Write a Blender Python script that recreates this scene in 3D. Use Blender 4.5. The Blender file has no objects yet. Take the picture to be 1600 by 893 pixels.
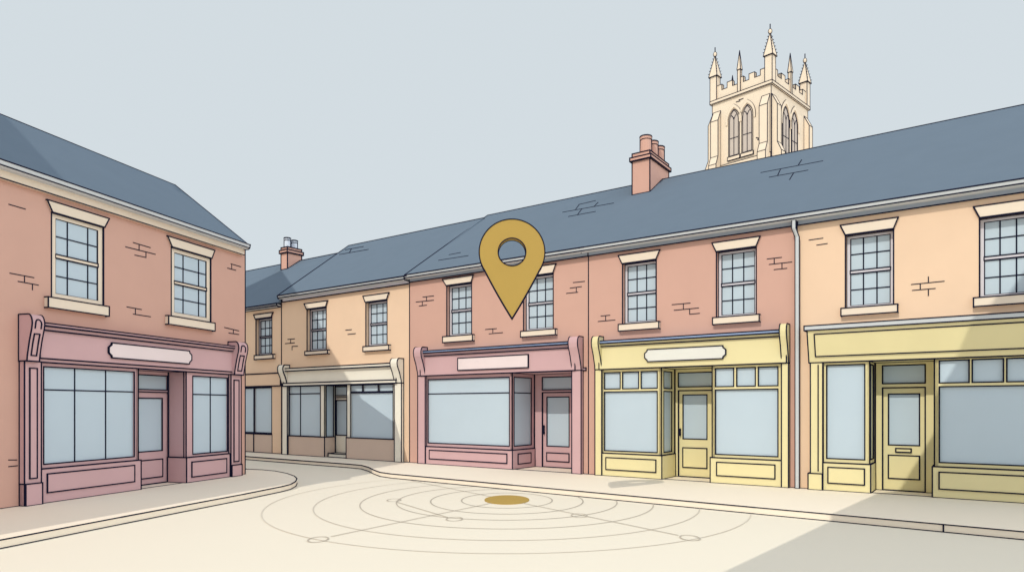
import bpy, math, random
from mathutils import Vector as V
random.seed(4)
SC = bpy.context.scene
COL = SC.collection
# ------------------------------------------------------------------ view
F, HOR, CX = 1050.0, 635.0, 800.0          # focal length and horizon of the 1600 px wide photograph
CAM = V((0, 0, 1.75))
KERB = 0.11
EL = math.radians(42)
LH = V((-0.59, -0.807, 0)).normalized()     # horizontal direction towards the sun
LD = V((LH.x*math.cos(EL), LH.y*math.cos(EL), math.sin(EL)))

def ray(x, y): return V(((x-CX)/F, 1.0, (HOR-y)/F))
def ground(x, y, z=0.0):
    r = ray(x, y); return CAM + r*((z-CAM.z)/r.z)

class Frame:
    """A vertical building front: s runs along it, d out of it, z up."""
    def __init__(s, O, u, n): s.O = V((O[0], O[1], 0)); s.u = V(u).normalized(); s.n = V(n).normalized()
    def P(f, s, d, z): return f.O + f.u*s + f.n*d + V((0, 0, z))
    def hit(f, x, y, d=0.0):
        r = ray(x, y); p = f.O + f.n*d
        return CAM + r*((p-CAM).dot(f.n)/r.dot(f.n))
    def s(f, x, d=0.0): return (f.hit(x, HOR, d)-f.O).dot(f.u)
    def z(f, x, y, d=0.0): return f.hit(x, y, d).z
    def rect(f, x0, x1, yt, yb, d=0.0):
        s0, s1 = f.s(x0, d), f.s(x1, d)
        zt = (f.z(x0, yt[0], d)+f.z(x1, yt[1], d))/2; zb = (f.z(x0, yb[0], d)+f.z(x1, yb[1], d))/2
        return (s0, s1, zb, zt)

_u = V((1486, -F, 0)).normalized(); ROW = Frame(ground(960, 743, KERB), _u, (_u.y, -_u.x, 0))
_v = V((328, F, 0)).normalized();   LEFT = Frame(ground(200, 766, KERB), _v, (_v.y, -_v.x, 0))

# ------------------------------------------------------------------ materials
def lin(c): return tuple(((v/255)/12.92 if v <= 10 else ((v/255+0.055)/1.055)**2.4) for v in c)
MATS = {}
CAL = {'red_brick': (0.8492, 0.892, 0.9887),
    'peach_render': (0.8476, 0.8761, 0.9667),
    'rose_paint': (0.902, 0.9382, 1.027),
    'yellow_paint': (0.8621, 0.9116, 1.0292),
    'road_surface': (0.8601, 0.873, 0.9074),
    'paving': (0.94, 0.925, 0.95),
    'glass': (0.8308, 0.8969, 1.0267),
    'slate': (0.6972, 0.719, 0.7572),
    'gold': (0.7975, 0.829, 0.8871),
    'rose_sign': (0.8592, 0.9216, 1.0338),
    'cream_sign': (0.7811, 0.8702, 0.982),
    'church_stone': (0.8847, 0.9157, 1.0029),
    'pale_stone': (0.8883, 0.9329, 1.0611),
    'cream_paint': (1.0008, 1.0776, 1.2166),
    'chimney_brick': (0.9225, 0.9514, 1.0155),
    'grey_gutter': (0.93, 0.96, 1.0),
    'clay_pot': (0.9225, 0.9514, 1.0155),
    'sash_paint': (0.8883, 0.9329, 1.0611),
    'tan_paint': (0.8275, 0.8761, 0.9667),
    'louvre': (0.8507, 0.8977, 1.0029),
    'grey_board': (0.93, 0.96, 1.0),
    'lead_flashing': (1.0442, 1.163, 1.4042),
    'buff_pot': (1.0442, 1.163, 1.4042),
    'road_line_a': (0.8601, 0.873, 0.9074),
    'road_line_b': (0.8601, 0.873, 0.9074),
    'road_line_c': (0.8601, 0.873, 0.9074),
    'road_line_d': (0.8601, 0.873, 0.9074),
    'road_line_e': (0.8601, 0.873, 0.9074),
    'road_line_f': (0.8601, 0.873, 0.9074)}
#ENDCAL
def mat(name, rgb, gain=1.0, rough=0.85, spec=0.1, var=0.05, scale=1.6):
    m = bpy.data.materials.new(name); m.use_nodes = True
    nt = m.node_tree; b = nt.nodes['Principled BSDF']
    k = CAL.get(name, (.80, .80, .80)); c = [min(0.92, v*gain*q) for v, q in zip(lin(rgb), k)]
    tc = nt.nodes.new('ShaderNodeTexCoord'); nz = nt.nodes.new('ShaderNodeTexNoise')
    nz.inputs['Scale'].default_value = scale; nz.inputs['Detail'].default_value = 5
    nt.links.new(tc.outputs['Object'], nz.inputs['Vector'])
    mx = nt.nodes.new('ShaderNodeMix'); mx.data_type = 'RGBA'
    mx.inputs['A'].default_value = [v*(1-var) for v in c]+[1]
    mx.inputs['B'].default_value = [min(0.95, v*(1+var)) for v in c]+[1]
    nt.links.new(nz.outputs['Fac'], mx.inputs['Factor'])
    nt.links.new(mx.outputs['Result'], b.inputs['Base Color'])
    b.inputs['Roughness'].default_value = rough; b.inputs['Specular IOR Level'].default_value = spec
    MATS[name] = m; return m
INK = mat('ink_line', (33, 35, 60), 1, 1.0, 0.0, 0.0)
M = lambda n: MATS[n]
G = 1.0
mat('red_brick', (223, 177, 156), G)
mat('peach_render', (251, 217, 181), G)
mat('pale_stone', (246, 227, 199), G)
mat('rose_paint', (215, 176, 174), G)
mat('yellow_paint', (246, 230, 172), G)
mat('cream_paint', (240, 229, 206), G)
mat('tan_paint', (226, 199, 177), G)
mat('slate', (122, 138, 154), G)
mat('grey_gutter', (207, 210, 212), G)
mat('grey_board', (164, 172, 184), G)
mat('lead_flashing', (150, 164, 184), G)
mat('sash_paint', (226, 220, 218), G)
mat('glass', (207, 219, 221), G, 0.35, 0.25, 0.03)
mat('chimney_brick', (224, 176, 156), G)
mat('clay_pot', (224, 176, 156), G)
mat('buff_pot', (214, 214, 212), G)
mat('church_stone', (248, 227, 198), G)
mat('louvre', (214, 196, 178), G)
mat('gold', (198, 164, 88), G)
mat('road_surface', (250, 241, 222), G, scale=0.4, var=0.012)
mat('paving', (250, 241, 222), G, scale=0.6, var=0.012)
mat('rose_sign', (250, 228, 220), G)
mat('cream_sign', (253, 243, 226), G)
for i, c in enumerate([(196, 186, 170), (203, 193, 177), (208, 198, 182), (214, 205, 189), (222, 213, 197), (231, 222, 206)]):
    mat('road_line_%s' % 'abcdef'[i], c, G)

# ------------------------------------------------------------------ mesh builder
LW = 0.00088
class MB:
    def __init__(s): s.v = []; s.f = []; s.m = []
    def poly(s, pts, mi=0):
        i = len(s.v); s.v += [V(p) for p in pts]; s.f.append(tuple(range(i, i+len(pts)))); s.m.append(mi)
    def seg(s, a, b, r=None, mi=1, k=1.0):
        a, b = V(a), V(b); t = b-a
        if t.length < 1e-4: return
        if r is None: r = LW*k*(((a+b)/2)-CAM).length
        t.normalize(); p = t.cross(V((0.13, 0.21, 1.0)) if abs(t.z) < 0.95 else V((1, 0.2, 0.1))).normalized()*r; q = t.cross(p)
        a = a-t*r*0.6; b = b+t*r*0.6
        n = 6; A = []; B = []
        for i in range(n):
            o = p*math.cos(2*math.pi*i/n)+q*math.sin(2*math.pi*i/n); A.append(a+o); B.append(b+o)
        i0 = len(s.v); s.v += A+B
        for i in range(n):
            j = (i+1) % n; s.f.append((i0+i, i0+j, i0+n+j, i0+n+i)); s.m.append(mi)
        s.f.append(tuple(range(i0+n-1, i0-1, -1))); s.m.append(mi)
        s.f.append(tuple(range(i0+n, i0+2*n))); s.m.append(mi)
    def path(s, pts, closed=False, k=1.0):
        for i in range(len(pts)-(0 if closed else 1)): s.seg(pts[i], pts[(i+1) % len(pts)], k=k)
    def hull(s, A, B, lines=True, mi=0, sharp=25, k=1.0, skip=()):
        """closed solid between the two matching outlines A and B"""
        n = len(A); A = [V(a) for a in A]; B = [V(b) for b in B]
        s.poly(A[::-1], mi); s.poly(B, mi)
        for i in range(n):
            j = (i+1) % n; s.poly([A[i], A[j], B[j], B[i]], mi)
        if lines:
            for i in range(n):
                j = (i+1) % n
                if 'A' not in skip: s.seg(A[i], A[j], k=k)
                if 'B' not in skip: s.seg(B[i], B[j], k=k)
                e0 = (A[i]-A[i-1]); e1 = (A[j]-A[i])
                if e0.length > 1e-6 and e1.length > 1e-6 and math.degrees(e0.angle(e1)) > sharp: s.seg(A[i], B[i], k=k)
    def box(s, f, s0, s1, d0, d1, z0, z1, lines=True, mi=0, k=1.0):
        q = lambda d: [f.P(s0, d, z0), f.P(s1, d, z0), f.P(s1, d, z1), f.P(s0, d, z1)]
        s.hull(q(d0), q(d1), lines, mi, k=k)
    def psz(s, f, pts, d0, d1, lines=True, mi=0, sharp=25, k=1.0):
        s.hull([f.P(a, d0, z) for a, z in pts], [f.P(a, d1, z) for a, z in pts], lines, mi, sharp, k)
    def pdz(s, f, pts, s0, s1, lines=True, mi=0, sharp=25, k=1.0, skip=()):
        s.hull([f.P(s0, d, z) for d, z in pts], [f.P(s1, d, z) for d, z in pts], lines, mi, sharp, k, skip)
    def rline(s, f, s0, s1, z0, z1, d, k=1.0):
        s.path([f.P(s0, d, z0), f.P(s1, d, z0), f.P(s1, d, z1), f.P(s0, d, z1)], True, k)
    def sheet(s, f, s0, s1, z0, z1, d, holes=(), reveal=0.04, lines=True, outer=True, thick=0.06, mi=0):
        S = sorted({s0, s1, *[h[0] for h in holes], *[h[1] for h in holes]}); Z = sorted({z0, z1, *[h[2] for h in holes], *[h[3] for h in holes]})
        S = [a for a in S if s0 <= a <= s1]; Z = [a for a in Z if z0 <= a <= z1]
        for i in range(len(S)-1):
            for j in range(len(Z)-1):
                cs, cz = (S[i]+S[i+1])/2, (Z[j]+Z[j+1])/2
                if any(h[0] < cs < h[1] and h[2] < cz < h[3] for h in holes): continue
                s.poly([f.P(S[i], d, Z[j]), f.P(S[i+1], d, Z[j]), f.P(S[i+1], d, Z[j+1]), f.P(S[i], d, Z[j+1])], mi)
        for h in holes:
            c = [(h[0], h[2]), (h[1], h[2]), (h[1], h[3]), (h[0], h[3])]
            for i in range(4):
                a, b = c[i], c[(i+1) % 4]
                s.poly([f.P(a[0], d, a[1]), f.P(b[0], d, b[1]), f.P(b[0], d-reveal, b[1]), f.P(a[0], d-reveal, a[1])], mi)
            if lines: s.rline(f, h[0], h[1], h[2], h[3], d)
        c = [(s0, z0), (s1, z0), (s1, z1), (s0, z1)]
        for i in range(4):
            a, b = c[i], c[(i+1) % 4]
            s.poly([f.P(a[0], d, a[1]), f.P(b[0], d, b[1]), f.P(b[0], d-thick, b[1]), f.P(a[0], d-thick, a[1])], mi)
        if outer: s.rline(f, s0, s1, z0, z1, d)
    def build(s, name, material, parent=None, extra=None):
        off = parent_loc(parent)
        me = bpy.data.meshes.new(name); me.from_pydata([p-off for p in s.v], [], s.f)
        me.materials.append(material); me.materials.append(INK)
        if extra: me.materials.append(extra)
        me.polygons.foreach_set('material_index', s.m); me.update()
        o = bpy.data.objects.new(name, me); COL.objects.link(o)
        if parent: o.parent = parent
        return o
def parent_loc(p):
    t = V((0, 0, 0))
    while p: t = t+p.location; p = p.parent
    return t
def thing(name, loc, label, cat, group=None):
    o = bpy.data.objects.new(name, None); COL.objects.link(o); o.location = loc; o.empty_display_size = 0.3
    o['label'] = label; o['category'] = cat
    if group: o['group'] = group
    return o
def structure(name, mb, m):
    o = mb.build(name, m); o['kind'] = 'structure'; return o

# ------------------------------------------------------------------ facade pieces
def marks(mb, f, segs, ox, oy, sc, d=0.0, roofplane=None):
    """short mortar / slate joints drawn on a wall or a roof slope"""
    for a in segs:
        p = [(ox+a[0]/sc, oy+a[1]/sc), (ox+a[2]/sc, oy+a[3]/sc)]
        if roofplane:
            P0, N = roofplane
            q = []
            for x, y in p:
                r = ray(x, y); q.append(CAM+r*((P0-CAM).dot(N)/r.dot(N)))
            mb.seg(q[0], q[1], k=0.75)
        else:
            mb.seg(f.hit(*p[0], d), f.hit(*p[1], d), k=0.75)

def sash_window(f, root, op, lint, sill, wallmat, R=0.13, cols=(1/3, 2/3), sashmat='sash_paint', fw=0.085, glassmat='glass', sill_d=0.09, lint_m='pale_stone', bk=0.9):
    s0, s1, z0, z1 = op; W = s1-s0; H = z1-z0; w = W*fw
    mb = MB(); zf = z0; dF = -R
    # box frame
    mb.sheet(f, s0, s1, z0, z1, dF, [(s0+w*.9, s1-w*.9, z0+w, z1-w*.75)], reveal=0.05, lines=False, outer=True)
    fr = mb.build('window', M(sashmat), root)
    gs0, gs1, gz0, gz1 = s0+w*.9, s1-w*.9, z0+w, z1-w*.75
    zm = (gz0+gz1)/2; rail = H*0.022
    up = MB(); dU, dL = dF-0.02, dF-0.035
    up.box(f, gs0, gs1, dU-0.03, dU+0.012, zm-rail, zm+rail)
    t = W*0.02
    for (a, b, sh) in ((gz0, zm-rail, 0), (zm+rail, gz1, 0)):
        up.rline(f, gs0+t*.3, gs1-t*.3, a, b, dU)
        up.seg(f.P(gs0, dU, (a+b)/2), f.P(gs1, dU, (a+b)/2), k=bk)
        for c in cols:
            x = gs0+(gs1-gs0)*c; up.seg(f.P(x, dU, a), f.P(x, dU, b), k=bk)
    up.build('sash', M(sashmat), fr)
    g = MB(); g.box(f, gs0-0.01, gs1+0.01, dF-0.047, dF-0.024, gz0-0.01, gz1+0.01, lines=False); g.build('pane', M(glassmat), fr)
    l = MB(); ls0, ls1, lz1 = lint
    l.psz(f, [(s0, z1), (s1, z1), (ls1, lz1), (ls0, lz1)], -0.05, 0.03); l.build('lintel', M(lint_m), fr)
    q = MB(); q.box(f, sill[0], sill[1], -0.10, sill_d, sill[2], sill[3]); q.build('sill', M(lint_m), fr)
    return fr

def console(f, root, s0, s1, z0, z1, m, dt=0.28, db=0.10, fancy=False):
    h = z1-z0; prof = [(0.005, z0), (db, z0), (db+0.01, z0+h*.12), (db+(dt-db)*.45, z0+h*.42), (dt-0.015, z0+h*.68), (dt, z0+h*.8)]
    for i in range(1, 6):
        a = math.pi/2*i/5; prof.append((dt-0.09+0.09*math.cos(a), z1-h*.2+h*.2*math.sin(a)))
    prof.append((0.005, z1))
    mb = MB(); mb.pdz(f, prof, s0, s1, sharp=50)
    if fancy:
        w = s1-s0; c = (s0+s1)/2
        def fd(z):
            for (d0, a), (d1, b) in zip(prof[1:-1], prof[2:]):
                if a <= z <= b+1e-6 and b > a: return d0+(d1-d0)*(z-a)/(b-a)+0.004
            return dt
        arch = [(c-w*.24, z0+h*.70)]+[(c-w*.24*math.cos(math.pi*i/6), z0+h*.80+h*.09*math.sin(math.pi*i/6)) for i in range(7)]+[(c+w*.24, z0+h*.70)]
        mb.path([f.P(a, fd(z), z) for a, z in arch])
        pan = [(c-w*.22, z0+h*.12), (c+w*.22, z0+h*.12), (c+w*.22, z0+h*.35), (c+w*.22, z0+h*.58), (c-w*.22, z0+h*.58), (c-w*.22, z0+h*.35)]
        mb.path([f.P(a, fd(z), z) for a, z in pan], True)
    return mb.build('console', m, root)

def pilaster(f, root, s0, s1, z1, m, d=0.10, panel=None, plinth=None, plinth_d=0.13, groove=None, z0=KERB):
    mb = MB(); mb.box(f, s0, s1, 0.004, d, z0, z1)
    if panel: mb.box(f, panel[0], panel[1], d-0.01, d+0.012, panel[2], panel[3])
    if groove: mb.seg(f.P(groove[0], d, groove[1]), f.P(groove[0], d, groove[2]))
    o = mb.build('pilaster', m, root)
    if plinth:
        q = MB(); q.box(f, plinth[0], plinth[1], 0.004, plinth_d, z0, plinth[2]); q.build('plinth', m, o)
    return o

def display(f, root, rect, panes, m, d=0.04, name='display_window', bars=(), glassmat='glass'):
    """timber shop window: a frame with openings, its glass behind, thin bars over the glass"""
    mb = MB(); mb.sheet(f, rect[0], rect[1], rect[2], rect[3], d, panes, reveal=0.045)
    for (a, b) in bars: mb.seg(f.P(a[0], d-0.03, a[1]), f.P(b[0], d-0.03, b[1]))
    o = mb.build(name, m, root)
    if panes:
        g = MB(); e = 0.01
        g.box(f, min(p[0] for p in panes)-e, max(p[1] for p in panes)+e, d-0.055, d-0.032, min(p[2] for p in panes)-e, max(p[3] for p in panes)+e, lines=False)
        g.build('glass', M(glassmat), o)
    return o

def riser(f, root, rect, m, d=0.08, d0=-0.02, panel=None, ret=None, retpanel=True):
    """panelled stall riser under a shop window; ret = ('left' or 'right', depth) adds the leg that turns into the doorway"""
    s0, s1, z0, z1 = rect; mb = MB()
    if ret:
        D = ret[1]
        if ret[0] == 'right': out = [(s0, d0), (s0, d), (s1, d), (s1, -D), (s1-0.10, -D), (s1-0.10, d0)]
        else: out = [(s1, d0), (s1, d), (s0, d), (s0, -D), (s0+0.10, -D), (s0+0.10, d0)]
        mb.hull([f.P(a, b, z0) for a, b in out], [f.P(a, b, z1) for a, b in out])
        if retpanel:
            a = s1 if ret[0] == 'right' else s0; e = 0.012 if ret[0] == 'right' else -0.012
            p = [(d-0.22*D-.03, z0+(z1-z0)*.25), (-D*.78, z0+(z1-z0)*.25), (-D*.78, z1-(z1-z0)*.22), (d-0.22*D-.03, z1-(z1-z0)*.22)]
            mb.hull([f.P(a, x, z) for x, z in p], [f.P(a+e, x, z) for x, z in p])
    else: mb.box(f, s0, s1, d0, d, z0, z1)
    if panel: mb.box(f, panel[0], panel[1], d-0.005, d+0.012, panel[2], panel[3])
    return mb.build('stall_riser', m, root)

def door(f, root, rect, glass, panel, m, d, handle=None, slot=None):
    mb = MB(); mb.sheet(f, rect[0], rect[1], rect[2], rect[3], d, [glass], reveal=0.03)
    if panel: mb.box(f, panel[0], panel[1], d-0.005, d+0.01, panel[2], panel[3])
    o = mb.build('door', m, root)
    g = MB(); g.box(f, glass[0]-.01, glass[1]+.01, d-0.045, d-0.022, glass[2]-.01, glass[3]+.01, lines=False); g.build('glass', M('glass'), o)
    if handle:
        h = MB(); x, z0, z1 = handle
        h.box(f, x-0.016, x+0.016, d+0.03, d+0.055, z0, z1, lines=False)
        for z in (z0+.02, z1-.06): h.box(f, x-0.012, x+0.012, d-0.002, d+0.032, z, z+0.04, lines=False)
        h.build('handle', INK, o)
    if slot:
        h = MB(); h.box(f, slot[0], slot[1], d-0.002, d+0.02, slot[2], slot[3]); h.build('letter_slot', m, o)
    return o

def cornice(f, root, s0, s1, zs, m, top=None, dcap=0.20):
    """fascia board from zs[3] to zs[2], a moulding to zs[1] and a lead capped ledge to zs[0]"""
    mb = MB(); mb.box(f, s0, s1, 0.004, 0.12, zs[3], zs[2]); mb.box(f, s0, s1, 0.004, 0.15, zs[2], zs[1])
    o = mb.build('fascia', m, root)
    c = MB(); c.pdz(f, [(0.004, zs[1]), (dcap, zs[1]), (dcap, zs[0]-(zs[0]-zs[1])*.25), (0.004, zs[0])], s0, s1, sharp=20); c.build('cornice', top or m, o)
    return o

def plaque(f, parent, s0, s1, z0, z1, d, m, notch):
    if notch:
        n = (z1-z0)*.24; e = n*.35
        c = [(s0+n, z0), (s1-n, z0), (s1-n+e*.4, z0+n*.6), (s1-e, z0+n), (s1, z0+n+e), (s1, z1-n-e), (s1-e, z1-n), (s1-n+e*.4, z1-n*.6), (s1-n, z1),
             (s0+n, z1), (s0+n-e*.4, z1-n*.6), (s0+e, z1-n), (s0, z1-n-e), (s0, z0+n+e), (s0+e, z0+n), (s0+n-e*.4, z0+n*.6)]
    else: c = [(s0, z0), (s1, z0), (s1, z1), (s0, z1)]
    mb = MB(); mb.psz(f, c, d-0.002, d+0.03, sharp=200); return mb.build('sign_board', m, parent)

def recess(f, root, s0, s1, D, ztop, m, d=0.04):
    """ceiling board over a recessed doorway"""
    mb = MB(); mb.box(f, s0, s1, -D, d-0.02, ztop, ztop+0.06); return mb.build('doorway_ceiling', m, root)

def doorwall(f, root, s0, s1, z0, z1, D, holes, transom, m):
    mb = MB(); mb.sheet(f, s0, s1, z0, z1, -D, holes+[transom], reveal=0.05)
    o = mb.build('door_frame', m, root)
    g = MB(); g.box(f, transom[0]-.01, transom[1]+.01, -D-0.06, -D-0.035, transom[2]-.01, transom[3]+.01, lines=False); g.build('transom_glass', M('glass'), o)
    return o

def roof(f, root, s0, s1, de, ze, dr, zr, verge=(True, False), segs=None, rshift=0.0):
    mb = MB(); prof = [(de, ze), (-dr, zr), (-2*dr-0.2, ze), (-2*dr-0.2, ze-0.06), (de-0.14, ze-0.05)]
    A = [f.P(s0+(rshift if i in (1,) else 0), d, z) for i, (d, z) in enumerate(prof)]
    mb.hull(A, [f.P(s1, d, z) for d, z in prof], lines=False)
    mb.seg(A[1], f.P(s1, -dr, zr))
    mb.seg(f.P(s0, de, ze), f.P(s1, de, ze))
    for v, s in zip(verge, (s0, s1)):
        q = s+(rshift if s == s0 else 0)
        if v: mb.seg(f.P(s, de, ze), f.P(q, -dr, zr)); mb.seg(f.P(q, -dr, zr), f.P(s, -2*dr-.2, ze))
    N = f.n*(zr-ze)+V((0, 0, 1))*(de+dr); P0 = f.P(0, de, ze)
    for (sg, ox, oy, sc) in (segs or []): marks(mb, f, sg, ox, oy, sc, roofplane=(P0, N))
    return mb.build('roof', M('slate'), root), (P0, N)

def gutter(f, root, s0, s1, z0, z1, zb, board, gm='grey_gutter', db=0.06, dg=0.24, ends=True, joint=None):
    mb = MB(); prof = [(0.004, z0), (dg-0.05, z0), (dg-.015, z0+(z1-z0)*.25), (dg, z1), (0.004, z1)]
    mb.pdz(f, prof, s0, s1, sharp=40, skip=() if ends else ('A', 'B'))
    if joint: mb.seg(f.P(joint, dg, z1), f.P(joint, dg-.1, z0))
    mb.build('gutter', M(gm), root)
    if zb is not None:
        b = MB(); b.box(f, s0+.02, s1, 0.003, db, zb, z0, lines=False)
        b.seg(f.P(s0+.02, db, zb), f.P(s1, db, zb)); b.seg(f.P(s0+.02, db, zb), f.P(s0+.02, db, z0)); b.build('eaves_board', M(board), root)

def wall(f, root, s0, s1, ztop, depth, holes, m, segs=(), reveals=0.2, gable=None, edges=(True, True), base_line=True):
    mb = MB()
    mb.sheet(f, s0, s1, 0.0, ztop, 0.0, holes, reveal=reveals, lines=False, outer=False, thick=depth)
    mb.poly([f.P(s0, -depth, 0), f.P(s0, -depth, ztop), f.P(s1, -depth, ztop), f.P(s1, -depth, 0)])
    if gable:
        for s in gable[2]: mb.poly([f.P(s, 0, ztop), f.P(s, -gable[0], gable[1]), f.P(s, -depth, ztop)])
    for e, s in zip(edges, (s0, s1)):
        if e: mb.seg(f.P(s, 0, KERB), f.P(s, 0, ztop))
    for h in holes:
        if h[2] > 2: mb.rline(f, h[0], h[1], h[2], h[3], 0)
    if base_line: mb.seg(f.P(s0, 0, KERB), f.P(s1, 0, KERB))
    for (sg, ox, oy, sc) in segs: marks(mb, f, sg, ox, oy, sc)
    return mb.build('wall', m, root)

def pots(f, parent, pts, r, z0, z1s, m):
    for (s, d), z1 in zip(pts, z1s):
        mb = MB(); n = 14; ring = lambda rr, z: [f.P(s+rr*math.cos(2*math.pi*i/n), d+rr*math.sin(2*math.pi*i/n), z) for i in range(n)]
        levels = [(r, z0), (r*.96, z1-.09), (r*1.05, z1-.08), (r*1.05, z1)]
        for (ra, za), (rb, zb) in zip(levels, levels[1:]):
            A, B = ring(ra, za), ring(rb, zb)
            for i in range(n): mb.poly([A[i], A[(i+1) % n], B[(i+1) % n], B[i]])
        mb.poly(ring(r*1.05, z1)); mb.path(ring(r*1.05, z1), True); mb.path(ring(r*.96, z1-.09), True, k=.7)
        c = f.P(s, d, 0); view = (c-CAM); view.z = 0; side = V((-view.y, view.x, 0)).normalized()
        for sg in (-1, 1): mb.seg(c+side*sg*r+V((0, 0, z0)), c+side*sg*r+V((0, 0, z1)))
        mb.build('chimney_pot', m, parent)

def chimney(f, root, plane, bx, base_y, x_back, cap, potspec, m, potm):
    """a brick stack standing on the front roof slope, cap = (top y, band top y, band bottom y) at its near corner"""
    P0, N = plane
    mid = (bx[0]+bx[1])/2; r = ray(mid, base_y); p = CAM+r*((P0-CAM).dot(N)/r.dot(N)); d = (p-f.O).dot(f.n)
    s0, s1 = f.s(bx[0], d), f.s(bx[1], d)
    lo, hi = 0.0, 4.0
    for _ in range(40):
        t = (lo+hi)/2
        if f.s(x_back, d-t) > s1: lo = t
        else: hi = t
    D = t; zt, zb1, zb0 = [f.z(bx[1], y, d) for y in cap]
    def slope(dd): q = f.P(s1, dd, 0); return P0.z-((q-P0).x*N.x+(q-P0).y*N.y)/N.z
    zb = min(slope(d), slope(d-D))-0.6
    mb = MB(); mb.box(f, s0, s1, d-D, d, zb, zb0); mb.box(f, s0-.05, s1+.05, d-D-.05, d+.05, zb0, zb1); mb.box(f, s0, s1, d-D, d, zb1, zt)
    mb.seg(f.P(s0, d, slope(d)), f.P(s1, d, slope(d)))
    # flashing line where the stack meets the slates, up to the ridge
    a, b = f.P(s1, d, slope(d)), None
    ridge = -ROOFS[root.name][0]; dd = max(ridge, d-D); mb.seg(a, f.P(s1, dd, slope(dd)))
    o = mb.build('chimney', m, root)
    cs = (s0+s1)/2
    pots(f, o, [(cs+a*(s1-s0), d-D*b) for a, b, _, _ in potspec], potspec[0][3], zt, [f.z((bx[0]+bx[1])/2, y, d) for _, _, y, _ in potspec], potm)
    return o, (s0, s1, d, D)
ROOFS = {}

# ================================================================== SETTING
mb = MB(); mb.poly([(-700, -300, 0), (700, -300, 0), (700, 1200, 0), (-700, 1200, 0)]); structure('road', mb, M('road_surface'))

def offset(pts, w):
    out = []
    for i, p in enumerate(pts):
        a = pts[max(0, i-1)]; b = pts[min(len(pts)-1, i+1)]; t = (b-a); t.z = 0; t.normalize()
        out.append(p+V((-t.y, t.x, 0))*w)
    return out
def kerb(pts, side, tag_joint=None):
    inn = offset(pts, 0.15*side); mb = MB(); n = len(pts)
    for i in range(n-1):
        a, b = pts[i], pts[i+1]; a0, b0 = V((a.x, a.y, 0)), V((b.x, b.y, 0))
        mb.poly([a0, b0, b, a]); mb.poly([a, b, inn[i+1], inn[i]])
        mb.seg(a, b); mb.seg(a0+V((0, 0, .004)), b0+V((0, 0, .004)))
    if tag_joint:
        p = ground(*tag_joint, KERB); mb.seg(p, V((p.x, p.y, 0)))
    structure('kerb', mb, M('paving')); return inn

# pavement along the terrace
g = lambda x, y: ground(x, y, KERB)
kp = [g(384, 712.5), g(470, 719), g(545, 724.5), g(565, 726.3), g(576, 729.5), g(584, 733.5), g(594, 737.2), g(610, 739.5), g(800, 757), g(1180, 792), g(1600, 830)]
kp = [kp[0]+(kp[0]-kp[1]).normalized()*16]+kp+[kp[-1]+(kp[-1]-kp[-2]).normalized()*9]
inn = kerb(kp, 1, (1474, 818.7))
mb = MB(); bk = [ROW.P(15, -1.6, KERB), ROW.P(-30, -1.6, KERB)]
mb.poly(inn+bk); structure('pavement', mb, M('paving'))
# pavement round the corner house
kp = [g(0, 843), g(190, 807), g(380, 771.5), g(440, 759.5), g(454, 756), g(462, 751.5), g(464, 747), g(460, 743.2), g(448, 739), g(430, 735.5), g(410, 733.6), g(384, 732.5)]
kp = [kp[0]+(kp[0]-kp[1]).normalized()*10]+kp+[kp[-1]-ROW.u*22]
inn = kerb(kp, 1)
mb = MB(); mb.poly(inn+[V((-42, 2, KERB)), V((-42, -8, KERB)), V((-14, -8, KERB))]); structure('pavement', mb, M('paving'))

# ================================================================== TERRACE
f = ROW
S0 = f.s(640); S1 = f.s(919.5); S2 = f.s(1245.5); S3 = S2+(S2-S1)*1.35; Sb = f.s(440); Sa = Sb-7.5
DG = 0.24
# shared eaves of the three tall houses
ze1 = sum(f.z(x, y, DG) for x, y in ((634, 427), (930, 382), (1260, 332.5), (1551, 290)))/4
zg0 = sum(f.z(x, y, DG-.04) for x, y in ((640, 434.5), (930, 388.5), (1260, 340.6), (1600, 291.9)))/4
zgb = sum(f.z(x, y, .06) for x, y in ((640, 440), (930, 397), (1260, 350.6), (1600, 302.2)))/4
DR = 3.75
zr1 = (f.z(755, 336, -DR)+f.z(1180, 250.5, -DR)+f.z(1600, 166, -DR))/3
DEP = 2*DR
def win(o, l, si):
    op = f.rect(*o); ls = (f.s(l[0]), f.s(l[2]), (f.z(l[0], l[1])+f.z(l[2], l[3]))/2); sl = f.rect(*si, d=0.07)
    return op, ls, (sl[0], sl[1], sl[2], op[2]+0.012)

# ---------------- rose house
root = thing('shop_house', f.P((S0+S1)/2, 0, 0), 'terraced brick house over the rose shop with a plain oblong sign', 'shop house', 'shop houses round the road')
ROOFS[root.name] = (DR,)
m = M('rose_paint')
w1 = win((698, 737, (446.6, 440.3), (527, 523)), (692.2, 436.5, 740.3, 429.7), (692.2, 738.9, (527.5, 523.5), (535.1, 531.7)))
w2 = win((818, 864.5, (433, 425.9), (518.3, 514.9)), (811.8, 420.5, 869.3, 412.4), (814, 868.3, (518.8, 514.9), (526, 523)))
pl, prr = (f.s(652.7, .1), f.s(664.3, .1)), (f.s(893.4, .1), f.s(908, .1))
zc = [(f.z(666, 546.5, .2)+f.z(887, 532.4, .2))/2, (f.z(661, 551, .2)+f.z(887, 537.2, .2))/2, (f.z(661, 556, .15)+f.z(887, 543, .15))/2, (f.z(664, 587, .12)+f.z(893, 578, .12))/2]
zb = zc[3]
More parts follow.
